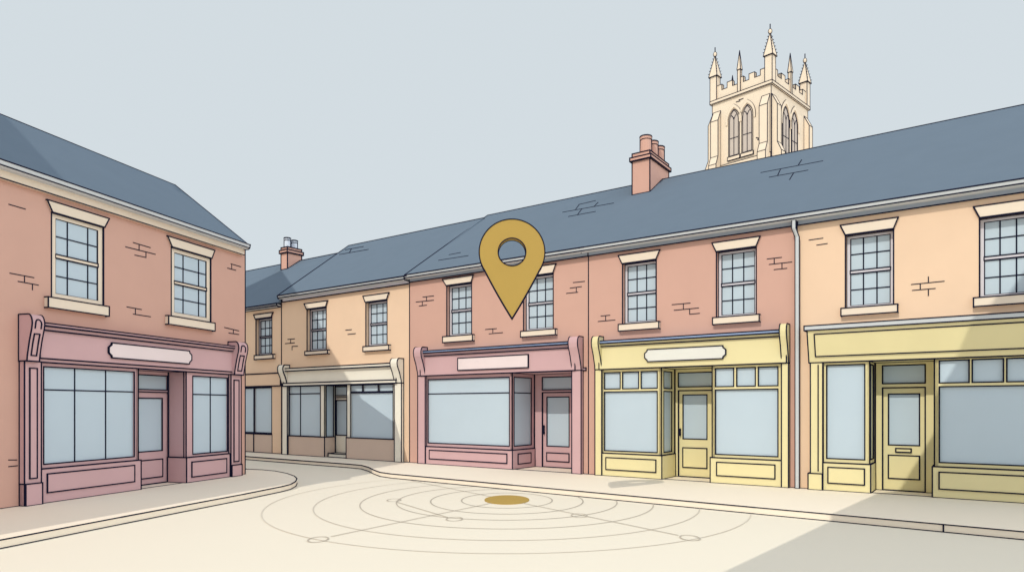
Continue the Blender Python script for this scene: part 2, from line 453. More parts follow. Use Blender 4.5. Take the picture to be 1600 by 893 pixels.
wall(f, root, S0, S1, zg0+.05, DEP, [w1[0], w2[0], (pl[1]-.02, prr[0]+.02, 0, zb)], M('red_brick'),
     [([(85, 299, 120, 295), (97, 298, 97, 311), (63, 315, 120, 309), (83, 313, 83, 327), (73, 328, 97, 325), (288, 404, 324, 401), (312, 402, 312, 414), (300, 418, 344, 414), (573, 252, 610, 248), (563, 270, 600, 265), (583, 268, 583, 284), (551, 287, 588, 283)], 620, 320, 2.078)])
for w in (w1, w2): sash_window(f, root, *w, 'red_brick')
roof(f, root, f.s(632, DG), S1, DG-.01, ze1+.005, DR, zr1, (True, False), [([(170, 162, 207, 155), (136, 180, 232, 165)], 620, 320, 2.078), ([(35, 527, 330, 474), (130, 482, 225, 460), (130, 482, 108, 513), (240, 470, 218, 492), (68, 552, 225, 523), (145, 508, 120, 542)], 870, 190, 3.721)])
gutter(f, root, f.s(632, DG), S1, zg0, ze1, zgb, 'grey_board', joint=f.s(905, DG), ends=False)
sg = [(f.s(661.5, .15), f.s(890, .15))]
fa = cornice(f, root, pl[0]+.12, prr[0]+.1, zc, m, M('lead_flashing'))
q = f.rect(715.5, 825.4, (559.2, 553.4), (578.2, 573.6), .14); plaque(f, fa, q[0], q[1], q[2], q[3], .12, M('rose_sign'), False)
zt1 = f.z(650, 541.9, .25); zt2 = f.z(894, 525.4, .25)
console(f, root, pl[0]-.0, pl[1]-.0, zb, (zt1+zt2)/2, m); console(f, root, prr[0], prr[1], zb, (zt1+zt2)/2, m)
for a in (pl, prr): pilaster(f, root, a[0], a[1], zb, m)
D = 1.0
cs = f.s(800.5, .04)
gl = f.rect(669.4, 796.7, (592.9, 588.5), (691.8, 695.9), .02)
rz = (f.z(664.3, 697.2, .08)+f.z(800, 702.4, .08))/2
tz = (f.z(669, 615.3, .02)+f.z(796, 612.7, .02))/2
display(f, root, (pl[1], cs, rz, zb), [gl], m, bars=[((gl[0], tz), (gl[1], tz))])
pn = f.rect(671.2, 792.3, (702.9, 708.3), (715.8, 723.5), .08)
riser(f, root, (pl[1], cs+.03, KERB, rz), m, panel=pn, ret=('right', D))
rf = Frame(f.P(cs, .04, 0), -f.n, f.u)
display(rf, root, (0, D+.04, rz, zb), [(.08, D-.1, gl[2], gl[3])], m, d=0.0, name='side_window', bars=[((.08, tz), (D-.1, tz))])
ds0, ds1 = f.s(847.2, -D), f.s(897, -D)
tr = (ds0, ds1, f.z(870, 608.6, -D), f.z(870, 588.5, -D))
zd = f.z(870, 612.5, -D)
doorwall(f, root, cs+.02, prr[0]+.35, KERB, zb, D, [(ds0, ds1, KERB, zd)], tr, m)
q1 = f.rect(853.6, 888.4, (619.8, 619.5), (696.5, 697.3), -D); q2 = f.rect(853.6, 888.4, (707, 707.8), (720, 721), -D)
door(f, root, (ds0, ds1, KERB+.01, zd), q1, q2, m, -D-.03, handle=(f.s(850, -D), f.z(850, 678, -D), f.z(850, 663.5, -D)))
recess(f, root, cs-.05, prr[0]+.35, D, zb-.0, m)
mb = MB(); mb.box(f, prr[0]+.02, prr[0]+.36, -D, -.02, KERB, zb); mb.build('doorway_pier', m, root)

# ---------------- yellow shop in the brick house
root = thing('shop_house', f.P((S1+S2)/2, 0, 0), 'brick house with the tall chimney, over the yellow shop with a cream plaque', 'shop house', 'shop houses round the road')
ROOFS[root.name] = (DR,)
m = M('yellow_paint')
w1 = win((972.6, 1025.5, (411.5, 405.5), (507, 504)), (966.8, 399.1, 1031.5, 390.9), (966.6, 1029.8, (507.7, 503.8), (517.2, 512.6)))
w2 = win((1119.4, 1181.7, (392.8, 385.3), (497, 492.8)), (1113, 379.6, 1188.1, 369.6), (1113.8, 1186.6, (497.4, 492.3), (507, 501.9)))
pl, prr = (f.s(929.6, .1), f.s(940, .1)), (f.s(1221, .1), f.s(1232, .1))
zc = [(f.z(938, 531.1, .2)+f.z(1216.7, 513.4, .2))/2, (f.z(938, 536.4, .2)+f.z(1216.7, 519.2, .2))/2, (f.z(938, 541.3, .15)+f.z(1216.7, 524.8, .15))/2, (f.z(940, 576.3, .12)+f.z(1221, 567.3, .12))/2]
zb = zc[3]
wall(f, root, S1, S2, zg0+.05, DEP, [w1[0], w2[0], (pl[1]-.02, prr[0]+.02, 0, zb)], M('red_brick'),
     [([(43, 768, 108, 762), (77, 765, 77, 802), (22, 808, 146, 797), (565, 685, 698, 673), (648, 678, 648, 717), (580, 726, 760, 709), (694, 715, 694, 755), (694, 755, 767, 748), (1263, 350, 1369, 338), (1315, 345, 1315, 387), (1278, 390, 1444, 372), (1372, 380, 1372, 422), (1314, 428, 1408, 418)], 930, 330, 4.7)], edges=(False, True))
for w in (w1, w2): sash_window(f, root, *w, 'red_brick')
_, pln = roof(f, root, S1, S2, DG-.01, ze1+.005, DR, zr1, (False, False))
gutter(f, root, S1, S2, zg0, ze1, zgb, 'grey_board', ends=False)
chimney(f, root, pln, (987.7, 1015.4), 302, 1044.7, (234.3, 241, 246.5), [(0.12, .14, 211.5, .155), (0.14, .46, 212.5, .14), (0.16, .78, 213.5, .14)], M('chimney_brick'), M('clay_pot'))
fa = cornice(f, root, pl[0]+.12, prr[0]+.1, zc, m, M('lead_flashing'))
q = f.rect(1007.5, 1134, (545.7, 539.7), (564.6, 559.8), .14); plaque(f, fa, q[0], q[1], q[2], q[3], .12, M('cream_sign'), True)
zt = (f.z(929, 524.7, .25)+f.z(1222, 505.3, .25))/2
for a in (pl, prr): console(f, root, a[0], a[1], zb, zt, m); pilaster(f, root, a[0], a[1], zb, m)
D = 0.74
cs = f.s(1033.2, .04); cr = f.s(1112.8, .04)
def three(x0, x1, y_t, y_b, xs, d):
    a = f.rect(x0, x1, y_t, y_b, d); return [(f.s(p, d), f.s(r, d), a[2], a[3]) for p, r in xs]
gl = f.rect(945, 1027.6, (612, 610.6), (703.7, 705.8), .02)
rz = (f.z(940.6, 707.2, .08)+f.z(1033, 711, .08))/2
up = three(945, 1027.6, (582, 579.7), (607, 606.5), [(945, 969.7), (973.2, 998.5), (1002.3, 1027.6)], .02)
display(f, root, (pl[1], cs, rz, zb), [gl]+up, m)
riser(f, root, (pl[1], cs+.03, KERB, rz), m, panel=f.rect(947, 1025, (714.2, 717.7), (732.8, 737.2), .08), ret=('right', D), retpanel=False)
rf = Frame(f.P(cs, .04, 0), -f.n, f.u)
display(rf, root, (0, D+.04, rz, zb), [(.14, D-.12, gl[2], gl[3]), (.14, D-.12, up[0][2], up[0][3])], m, d=0.0, name='side_window')
gr = f.rect(1118.3, 1216, (608.9, 606.9), (709.2, 712.5), .02)
rz2 = (f.z(1112, 714.7, .08)+f.z(1220, 718.3, .08))/2
up = three(1117.7, 1216, (575.4, 572.5), (603.7, 602), [(1118.3, 1146.9), (1151.5, 1180.7), (1185.2, 1216)], .02)
display(f, root, (cr, prr[0], rz2, zb), [gr]+up, m)
riser(f, root, (cr-.03, prr[0], KERB, rz2), m, panel=f.rect(1120, 1211, (721.6, 725.5), (742.4, 747.2), .08), ret=('left', D), retpanel=False)
rf = Frame(f.P(cr, -D, 0), f.n, -f.u)
display(rf, root, (0, D+.04, rz2, zb), [(.12, D-.1, gr[2], gr[3])], m, d=0.0, name='side_window')
ds0, ds1 = f.s(1059.9, -D), f.s(1116, -D)
tr = (ds0, ds1, f.z(1085, 603.8, -D), f.z(1085, 581.5, -D)); zd = f.z(1085, 609.5, -D)
doorwall(f, root, cs+.02, cr-.02, KERB, zb, D, [(ds0, ds1, KERB, zd)], tr, m)
door(f, root, (ds0, ds1, KERB+.01, zd), f.rect(1066.4, 1104, (616.7, 616), (685, 686), -D), f.rect(1066.4, 1104, (699, 700), (729.6, 731), -D), m, -D-.03, handle=(f.s(1062.8, -D), f.z(1062.8, 680.6, -D), f.z(1062.8, 668.6, -D)))
recess(f, root, cs-.05, cr+.05, D, zb, m)

# ---------------- right hand house
root = thing('shop_house', f.P((S2+S3)/2, 0, 0), 'peach house over the yellow shop that has a letter slot in its door', 'shop house', 'shop houses round the road')
ROOFS[root.name] = (DR,)
w1 = win((1321, 1396.3, (367.1, 357.7), (482.9, 477)), (1313.3, 352.1, 1403.8, 340.1), (1314.2, 1402.7, (482.9, 477), (493.7, 487.1)))
dw = w1[0][1]-w1[0][0]; a0 = f.s(1530.6); zz = (f.z(1530.6, 466.4), f.z(1530.6, 340.6)); off = w1[0][0]-w1[1][0]
w2 = ((a0, a0+dw, zz[0], zz[1]), (a0-off, a0+dw+off, f.z(1522, 323.6)), (a0-off, a0+dw+off, f.z(1522.9, 478.9, .07), zz[0]+.012))
zb = (f.z(1270, 567, .10)+f.z(1600, 554, .10))/2
pl = (f.s(1266.2, .1), f.s(1285.5, .1)); SE = S3-1.0
wall(f, root, S2, S3, zg0+.05, DEP, [w1[0], w2[0], (pl[1]-.02, SE, 0, zb)], M('peach_render'),
     [([(73, 190, 109, 185), (93, 203, 120, 199)], 1220, 260, 1.6526), ([(570, 656, 788, 634), (683, 605, 683, 645), (629, 650, 629, 690), (576, 695, 728, 682), (683, 687, 683, 730)], 1290, 290, 4.2516)], edges=(False, True))
for w in (w1, w2): sash_window(f, root, *w, 'peach_render')
roof(f, root, S2, S3+.2, DG-.01, ze1+.005, DR, zr1, (False, True), [([(1187, 297, 1547, 229), (1423, 223, 1403, 255), (1300, 278, 1283, 315), (1235, 324, 1460, 283), (1376, 300, 1353, 338)], 870, 190, 3.721)])
gutter(f, root, S2, S3+.2, zg0, ze1, zgb, 'grey_board', ends=False)
zt = (f.z(1255, 515.9, .28)+f.z(1600, 496.2, .28))/2; ztt = (f.z(1254, 509.4, .3)+f.z(1600, 486.7, .3))/2
fs0 = f.s(1264, .1); fs1 = SE+.2
mb = MB(); mb.pdz(f, [(0.004, zb), (.10, zb), (.28, zt), (0.004, zt)], fs0, fs1, sharp=20)
zi0, zi1 = (f.z(1268.7, 557.1, .12)+f.z(1600, 543.8, .12))/2, (f.z(1263.7, 522.7, .27)+f.z(1600, 502.7, .27))/2
fd = lambda z: .10+.18*(z-zb)/(zt-zb)
c = [f.P(fs0+.13, fd(zi0), zi0), f.P(fs1-.13, fd(zi0), zi0), f.P(fs1-.13, fd(zi1), zi1), f.P(fs0+.13, fd(zi1), zi1)]
e = f.n*.012; mb.hull([p-e*.5 for p in c], [p+e for p in c])
fa = mb.build('fascia', m, root)
mb = MB(); mb.box(f, fs0-.05, fs1+.05, .004, .30, zt, ztt); mb.build('cornice', M('grey_gutter'), fa)
pilaster(f, root, pl[0], pl[1], zb, m, plinth=(f.s(1262.6, .13), f.s(1284.8, .13), f.z(1270, 738.9, .13)), groove=(f.s(1278.4, .1), f.z(1278, 735, .1), zb-.05))
D = 0.6
cs = f.s(1359, .04); cr = f.s(1460, .04)
gl = f.rect(1292, 1351.5, (570.8, 568.6), (715.6, 717.4), .02)
rz = (f.z(1286, 722, .08)+f.z(1361, 725, .08))/2
display(f, root, (pl[1], cs, rz, zb), [gl], m)
riser(f, root, (pl[1], cs+.02, KERB, rz), m, panel=f.rect(1293.8, 1350.8, (729.2, 732), (754, 756.8), .08), ret=('right', D), retpanel=False)
rf = Frame(f.P(cs, .04, 0), -f.n, f.u)
display(rf, root, (0, D+.04, rz, zb), [(.08, D-.1, gl[2], gl[3])], m, d=0.0, name='side_window')
rz2 = (f.z(1460, 728.6, .08)+f.z(1600, 734.3, .08))/2
g0 = f.s(1467.8, .02); g1 = SE-.2
zz = [(f.z(1468, a, .02)+f.z(1600, b, .02))/2 for a, b in ((722, 726.7), (603.6, 602), (598, 595.5), (563.6, 558.5))]
uw = f.s(1514.3, .02)-g0; gp = f.s(1519.2, .02)-f.s(1514.3, .02); up = []; x = g0
while x+uw < g1+.01: up.append((x, x+uw, zz[2], zz[3])); x += uw+gp
g1 = up[-1][1]
display(f, root, (cr, SE, rz2, zb), [(g0, g1, zz[0], zz[1])]+up, m)
pz = [(f.z(1468, a, .08)+f.z(1600, b, .08))/2 for a, b in ((763.6, 770.5), (737.3, 742.7))]
riser(f, root, (cr-.03, SE, KERB, rz2), m, panel=(g0, g1, pz[0], pz[1]), ret=('left', D), retpanel=False)
rf = Frame(f.P(cr, -D, 0), f.n, -f.u)
display(rf, root, (0, D+.04, rz2, zb), [(.12, D-.1, zz[0], zz[1])], m, d=0.0, name='side_window')
ds0, ds1 = f.s(1379, -D), f.s(1445.7, -D)
tr = (ds0, ds1, f.z(1412, 598.5, -D), f.z(1412, 570, -D)); zd = f.z(1412, 605, -D)
doorwall(f, root, cs+.02, cr-.02, KERB, zb, D, [(ds0, ds1, KERB, zd)], tr, m)
door(f, root, (ds0, ds1, KERB+.01, zd), f.rect(1388, 1436.6, (615.2, 614.5), (694.8, 695.5), -D), f.rect(1388, 1436.6, (711, 711.5), (747, 748.5), -D), m, -D-.03, slot=f.rect(1399.6, 1423.6, (700.5, 700.2), (705.8, 706), -D))
recess(f, root, cs-.05, cr+.05, D, zb, m)
pilaster(f, root, SE, SE+.25, zb, m)
# rainwater pipe between the brick and the peach house
mb = MB(); pp = [f.P(f.s(1240.5, .17), .17, zg0+.02), f.P(f.s(1240.5, .17), .17, zg0-.16), f.P(f.s(1245.8, .07), .07, zg0-.32), f.P(f.s(1245.8, .07), .07, KERB)]
n = 10; r = 0.039; rings = []
for p in pp: rings.append([p+f.u*(r*math.cos(2*math.pi*i/n))+f.n*(r*math.sin(2*math.pi*i/n)) for i in range(n)])
for A, B in zip(rings, rings[1:]):
    for i in range(n): mb.poly([A[i], A[(i+1) % n], B[(i+1) % n], B[i]])
mb.poly(rings[-1][::-1]); mb.poly(rings[0])
for sgn in (-1, 1): mb.path([p+(f.u*.96+f.n*.28*sgn)*r*sgn for p in pp])
mb.path(rings[-1], True)
mb.build('downpipe', M('grey_gutter'), root)

# ---------------- peach house with the cream shop
root = thing('shop_house', f.P((Sb+S0)/2, 0, 0), 'peach house over the cream shop with tan panels under its windows', 'shop house', 'shop houses round the road')
m = M('cream_paint')
s_l = f.s(433.4, DG)
lo, hi = 1.0, 5.0
for _ in range(40):
    t = (lo+hi)/2
    if f.s(540, -t) > s_l: lo = t
    else: hi = t
dr2 = 3.45; rs2 = f.s(545, -dr2)-s_l; ROOFS[root.name] = (dr2,)
zr2 = (f.z(540, 382, -dr2)+f.z(748, 340.5, -dr2))/2-.05
ze2 = (f.z(434, 460.6, DG)+f.z(632, 432.3, DG))/2; zg2 = (f.z(437, 465, DG-.04)+f.z(639, 438, DG-.04))/2; zb2 = (f.z(440.4, 470.4, .06)+f.z(639, 444.5, .06))/2
w1 = win((479.8, 509.9, (482.5, 479.5), (549.6, 547.4)), (476.3, 473.9, 512.7, 469.9), (477, 512.4, (549.6, 547.4), (554.4, 552.2)))
w2 = win((571.6, 604.9, (471.1, 468.7), (542.1, 539.5)), (568.1, 462.5, 608.6, 457.1), (567.8, 608, (542.1, 539.5), (548.7, 546.5)))
pl, prr = (f.s(440.1, .1)+.02, f.s(448.9, .1)), (f.s(616.2, .1), f.s(627.2, .1))
zc = [(f.z(448, 574.3, .2)+f.z(616, 567.5, .2))/2, (f.z(444, 579, .2)+f.z(616, 571.7, .2))/2, 0, (f.z(447, 602.5, .12)+f.z(618, 598.3, .12))/2]; zb = zc[3]
zl = (f.z(447, 597.8, .12)+f.z(618, 593.8, .12))/2
wall(f, root, Sb, S0, zg2+.05, 2*dr2, [w1[0], w2[0], (pl[1]-.02, prr[0]+.02, 0, zb)], M('peach_render'),
     [([(183, 412, 207, 410), (193, 412, 193, 425), (174, 427, 207, 424), (198, 437, 218, 436), (198, 437, 198, 450), (390, 379, 411, 377), (398, 394, 425, 391)], 370, 350, 2.29)], edges=(True, False))
for w in (w1, w2): sash_window(f, root, *w, 'peach_render', bk=.75)
roof(f, root, s_l, S0+.1, DG-.01, ze2+.005, dr2, zr2, (True, False), [([(912, 230, 1073, 202), (967, 220, 950, 253), (860, 272, 1117, 227)], 380, 350, 5.714)], rshift=rs2)
gutter(f, root, s_l, S0, zg2, ze2, zb2, 'sash_paint')
mb = MB(); mb.box(f, pl[0]+.1, prr[0]+.1, .004, .12, zl, zc[1]); mb.box(f, pl[0]+.1, prr[0]+.1, .004, .14, zb, zl); fa = mb.build('fascia', m, root)
mb = MB(); mb.box(f, pl[0]+.1, prr[0]+.1, .004, .2, zc[1], zc[0]); mb.build('cornice', m, fa)
zt = (f.z(438, 570.2, .25)+f.z(619, 558.7, .25))/2
for a in (pl, prr): console(f, root, a[0], a[1], zb, zt, m); pilaster(f, root, a[0], a[1], zb, m)
D = .38; tn = M('tan_paint')
cs = f.s(507.5, .04); cr = f.s(542, .04)
gl = f.rect(450, 501.5, (603.5, 602), (680, 681.4), .02); tz = (f.z(450, 615, .02)+f.z(501, 614.4, .02))/2; cx = f.s(469.3, .02)
rz = (f.z(450, 680.5, .06)+f.z(507, 682, .06))/2
display(f, root, (pl[1], cs, rz, zb), [gl], m, bars=[((gl[0], tz), (gl[1], tz)), ((cx, gl[2]), (cx, gl[3]))])
riser(f, root, (pl[1], cs+.01, KERB, rz), tn, d=.06, ret=('right', D), retpanel=False)
rf = Frame(f.P(cs, .04, 0), -f.n, f.u)
display(rf, root, (0, D+.04, rz, zb), [(.06, D-.02, gl[2], gl[3])], m, d=0.0, name='side_window')
gl = f.rect(548.7, 615, (613, 613), (683.7, 685.3), .02)
zu = ((f.z(548, 601.5, .02)+f.z(615, 599.5, .02))/2)
rz2 = (f.z(548, 683.7, .06)+f.z(615, 685.5, .06))/2
up = [(gl[0], f.s(567, .02), gl[3]+.03, zu), (f.s(568.5, .02), f.s(591.5, .02), gl[3]+.03, zu), (f.s(593, .02), gl[1], gl[3]+.03, zu)]
display(f, root, (cr, prr[0], rz2, zb), [gl]+up, m)
riser(f, root, (cr-.01, prr[0], KERB, rz2), tn, d=.06, ret=('left', D), retpanel=False)
rf = Frame(f.P(cr, -D, 0), f.n, -f.u)
display(rf, root, (0, D+.04, rz2, zb), [(.12, D-.1, gl[2], gl[3])], m, d=0.0, name='side_window')
ds0, ds1 = f.s(520.5, -D), f.s(547, -D)
tr = (ds0, ds1, f.z(532, 617.8, -D), f.z(532, 603.5, -D)); zd = f.z(532, 620.5, -D)
doorwall(f, root, cs+.02, cr-.02, KERB, zb, D, [(ds0, ds1, KERB, zd)], tr, m)
door(f, root, (ds0, ds1, KERB+.12, zd), f.rect(524.5, 543.5, (625, 624.8), (679, 680), -D), None, m, -D-.03)
mb = MB(); mb.box(f, cs+.06, cr-.06, -D+.003, -.05, KERB, KERB+.12); mb.build('door_step', m, root)
recess(f, root, cs-.05, cr+.05, D, zb, m)

# ---------------- low house at the far end
root = thing('shop_house', f.P((Sa+Sb)/2, 0, 0), 'low far house half hidden behind the corner house, with a small two-pot chimney', 'shop house', 'shop houses round the road')
dr3 = 3.3; ROOFS[root.name] = (dr3,)
ze3 = (f.z(384, 480.4, .2)+f.z(438, 472.9, .2))/2; zg3 = (f.z(384, 485, .1)+f.z(438, 478.6, .1))/2
zr3 = (f.z(384, 422.6, -dr3)+f.z(515, 399.5, -dr3))/2
w1 = win((400, 425, (498, 495.4), (556.1, 553.9)), (397.5, 491.5, 427.2, 488), (398, 427.2, (556.1, 553.9), (561.4, 559.6)))
zb = (f.z(384, 604.7, .02)+f.z(425, 603.4, .02))/2; ps = f.s(425.2)
wall(f, root, Sa, Sb, zg3+.05, 2*dr3, [w1[0], (Sa+.4, ps, 0, zb)], M('peach_render'), edges=(True, False))
sash_window(f, root, *w1, 'peach_render', bk=.75)
_, pln = roof(f, root, Sa-.2, Sb-.01, .19, ze3+.005, dr3, zr3, (True, False))
gutter(f, root, Sa-.2, Sb-.01, zg3, ze3, None, 'sash_paint', dg=.2)
chimney(f, root, pln, (439.2, 449.1), 420.7, 471.4, (385, 389.5, 394), [(0.1, .17, 371.5, .12), (0.1, .66, 373, .12)], M('chimney_brick'), M('buff_pot'))
gz = (f.z(384, 677.7)+f.z(424, 677))/2; bx = f.s(397.2, -.02)
display(f, root, (Sa+.4, ps, gz, zb), [(Sa+.5, bx-.015, gz+.04, zb-.03), (bx+.015, ps-.04, gz+.04, zb-.03)], M('peach_render'), d=-.02)
mb = MB(); mb.box(f, Sa+.4, ps, -.08, .0-.01, KERB, gz); mb.seg(f.P(bx, 0, KERB), f.P(bx, 0, gz)); mb.build('stall_riser', M('tan_paint'), root)
zz = (f.z(384, 584.6)+f.z(434, 582.8))/2
mb = MB(); mb.box(f, Sa+.2, Sb-.02, .003, .035, zb+.02, zz); mb.build('fascia', M('peach_render'), root)

# ================================================================== CORNER HOUSE ON THE LEFT
f = LEFT
SL, SR = -12.0, f.s(383)
root = thing('shop_house', f.P((SL+SR)/2, 0, 0), 'shaded brick corner house standing apart on the left, rose shop with scrolled brackets', 'shop house', 'shop houses round the road')
m = M('rose_paint')
dg = .26
ze = (f.z(0, 249.5, dg)+f.z(380, 377.5, dg))/2; zg = (f.z(0, 261, dg-.08)+f.z(383, 388.5, dg-.08))/2; zcb = (f.z(0, 279.7, .07)+f.z(383, 397.9, .07))/2
s_r = f.s(391, dg)
lo, hi = 1.0, 4.0
for _ in range(40):
    t = (lo+hi)/2
    if f.s(271.5, -t) < s_r: lo = t
    else: hi = t
# the ridge ends above the gable wall
drl = 2.1
for k in range(60):
    drl = 1.2+k*.03
    if f.s(271.5, -drl) >= s_r-.15: break
zr = (f.z(0, 180, -drl)+f.z(271.5, 286.8, -drl))/2
print('left ridge', drl, zr, ze, 'row', DR, zr1, ze1, 'b2', dr2, zr2, ze2)
w1 = win((80.2, 161.9, (332.4, 354.2), (466.5, 479.4)), (71.8, 312.4, 168.9, 341.1), (74.1, 169.4, (465.8, 480.1), (480.1, 493.5)))
w2 = win((267.4, 329.5, (387.1, 402), (494.9, 505.5)), (260.3, 368.9, 334.1, 390.8), (262.4, 334.9, (494.9, 505.2), (506.5, 516.4)))
pl, prr = (f.s(38.3, .12), f.s(64.5, .12)), (f.s(361, .12), f.s(376.8, .12))
zc = [(f.z(66, 502.2, .2)+f.z(370, 539.8, .2))/2, (f.z(66, 508, .2)+f.z(370, 543.9, .2))/2, (f.z(66, 514.8, .15)+f.z(370, 549.1, .15))/2, (f.z(64, 565.3, .12)+f.z(365, 584.6, .12))/2]
zl = (f.z(63, 558.1, .12)+f.z(365, 581.2, .12))/2; zb = zc[3]
wall(f, root, SL, SR, zg+.05, 2*drl, [w1[0], w2[0], (pl[1]-.02, prr[0]+.02, 0, zb)], M('red_brick'),
     [([(33, 408, 95, 426), (37, 667, 127, 684), (92, 677, 92, 699), (68, 698, 144, 712), (122, 708, 122, 730), (473, 568, 585, 596), (502, 552, 566, 571), (524, 561, 524, 582), (550, 588, 550, 608), (508, 599, 550, 608), (478, 794, 533, 804), (510, 800, 510, 823), (502, 821, 567, 831), (870, 632, 907, 643), (873, 633, 873, 650), (857, 648, 888, 656)], 0, 150, 2.4125),
      ([(740, 87, 787, 98), (769, 94, 769, 107), (754, 105, 787, 110), (28, 523, 55, 523), (28, 545, 57, 542)], 0, 470, 2.11)], edges=(True, True))
sash_window(f, root, *w1, 'red_brick', R=.02, cols=(.28, .757), sashmat='pale_stone', fw=.1)
sash_window(f, root, *w2, 'red_brick', R=.02, cols=(.28, .757), sashmat='pale_stone', fw=.1)
roof(f, root, SL-.2, s_r-.1, dg-.01, ze+.005, drl, zr, (True, True))
gutter(f, root, SL-.2, s_r, zg, ze, zcb, 'pale_stone', dg=dg, db=.09)
fa = cornice(f, root, pl[1]-.02, prr[0]+.08, [zc[0], zc[1], zc[2], zl], m)
mb = MB(); mb.box(f, pl[1]-.02, prr[0]+.08, .004, .10, zb, zl-.001); mb.build('architrave', m, fa)
q = f.rect(170, 299, (535.5, 547.5), (558.5, 568), .14); plaque(f, fa, q[0], q[1], q[2], q[3], .12, M('rose_sign'), True)
console(f, root, f.s(47, .26), f.s(66.3, .26), zb, (f.z(56, 490.8, .24)+f.z(377, 534.6, .24))/2, m, dt=.31, db=.19, fancy=True)
console(f, root, f.s(370.4, .26), f.s(384.5, .26), zb, (f.z(56, 490.8, .24)+f.z(377, 534.6, .24))/2, m, dt=.31, db=.19, fancy=True)
def prect(x0, x1, yt, yb, d): return f.rect(x0, x1, yt, yb, d)
a = prect(45.9, 57.3, (574.3, 575.5), (747, 746), .12); b = prect(365.1, 372.7, (593.4, 594), (720.5, 719.8), .12)
pilaster(f, root, pl[0], pl[1], zb, m, d=.12, panel=a, plinth=(pl[0]-.0, f.s(66.5, .15), f.z(50, 755, .15)), plinth_d=.15)
pilaster(f, root, prr[0], prr[1], zb, m, d=.12, panel=b, plinth=(prr[0], f.s(378.2, .15), f.z(370, 725.5, .15)), plinth_d=.15)
D = .42; DW = .05
cs = f.s(216, DW); cr = f.s(290.9, DW)
gl = f.rect(66, 208, (572.5, 580.4), (722.2, 714.8), .02)
tz = (f.z(66, 608, .02)+f.z(208, 612, .02))/2; rz = (f.z(66, 729.8, .09)+f.z(218, 720.1, .09))/2
c1, c2 = f.s(116.5, .02), f.s(164.9, .02)
display(f, root, (pl[1], cs, rz, zb), [gl], m, d=DW, bars=[((gl[0], tz), (gl[1], tz)), ((c1, gl[2]), (c1, gl[3])), ((c2, gl[2]), (c2, gl[3]))])
riser(f, root, (pl[1], cs+.03, KERB, rz), m, d=.09, panel=f.rect(73.5, 209.7, (738, 727.7), (766.7, 753.5), .09), ret=('right', D), retpanel=False)
rf = Frame(f.P(cs, DW, 0), -f.n, f.u)
display(rf, root, (0, D+DW, rz, zb), [(.08, D-.1, gl[2], gl[3])], m, d=0.0, name='side_window')
gl = f.rect(299.3, 353.8, (587, 589.9), (708.4, 704.6), .02)
tz = (f.z(299, 615.5, .02)+f.z(354, 616.7, .02))/2; cx = f.s(328.4, .02); rz2 = (f.z(291, 713, .09)+f.z(359, 709.3, .09))/2
display(f, root, (cr, prr[0], rz2, zb), [gl], m, d=DW, bars=[((gl[0], tz), (gl[1], tz)), ((cx, gl[2]), (cx, gl[3]))])
riser(f, root, (cr-.03, prr[0], KERB, rz2), m, d=.09, panel=f.rect(299.3, 353.5, (720.3, 716.5), (743.6, 738.4), .09), ret=('left', D), retpanel=False)
mb = MB(); mb.box(f, cr, cr+.1, -D, DW-.06, rz2, zb); mb.build('doorway_cheek', m, root)
ds0, ds1 = f.s(207, -D), f.s(263.2, -D)
tr = (ds0, ds1-.03, f.z(240, 608.5, -D), f.z(240, 586, -D)); zd = f.z(240, 612, -D)
doorwall(f, root, cs+.02, cr-.02, KERB, zb, D, [(ds0, ds1, KERB, zd)], tr, m)
door(f, root, (ds0, ds1, KERB+.01, zd), (f.s(211, -D), f.s(255.3, -D), f.z(236, 704.5, -D), f.z(236, 621.5, -D)), (f.s(211, -D), f.s(255.3, -D), f.z(236, 746, -D), f.z(236, 718, -D)), m, -D-.03)
recess(f, root, cs-.05, cr+.05, D, zb, m)

# ================================================================== CHURCH TOWER
TD = 65.0
near = CAM+ray(1205, HOR)*TD; near.z = 0
e1 = V((-1000, F, 0)).normalized()        # from the near corner along the left face
e2 = V((F, 1000, 0)).normalized()
def along(e, x):
    k = (x-CX)/F; return (k*near.y-near.x)/(e.x-k*e.y)
W1, W2 = along(e1, 1113), along(e2, 1262)
print('tower', W1, W2)
TL = Frame(near+e1*W1, -e1, -e2); TR = Frame(near, e2, -e1); TBk = Frame(near+e1*W1+e2*W2, -e2, e1); TRr = Frame(near+e2*W2, e1, e2)
root = thing('church_tower', near+(e1*W1+e2*W2)/2, 'pale stone church tower with battlements and pointed pinnacles above the roofs', 'church tower')
st = M('church_stone')
zs = TL.z(1205, 131, 0); zs2 = TL.z(1205, 126, 0); zp = TL.z(1196, 115, 0); zm = TL.z(1196, 106, 0)
KT = .55
mb = MB()
pts = [near, near+e2*W2, near+e1*W1+e2*W2, near+e1*W1]
mb.hull([V((p.x, p.y, 0)) for p in pts], [V((p.x, p.y, zs)) for p in pts], k=KT)
for sg in ([(188, 482, 210, 476), (204, 470, 228, 462), (304, 690, 328, 694), (312, 700, 334, 700), (75, 619, 88, 620)],): marks(mb, TL, sg, 1100, 30, 3.722)
zlow = TL.z(1150, 253, 0); mb.box(TL, 0, W1, 0, .12, 0, zlow, k=KT)
mb.build('shaft', st, root)
mb = MB()
o = .18; c = near+(e1*W1+e2*W2)/2
def ex(p, o): return p+((p-near).dot(e1) < .1 and -e1*o or e1*o)+((p-near).dot(e2) < .1 and -e2*o or e2*o)
mb.hull([V((*ex(p, o).xy, zs)) for p in pts], [V((*ex(p, o).xy, zs2)) for p in pts], k=KT); mb.build('string_course', st, root)
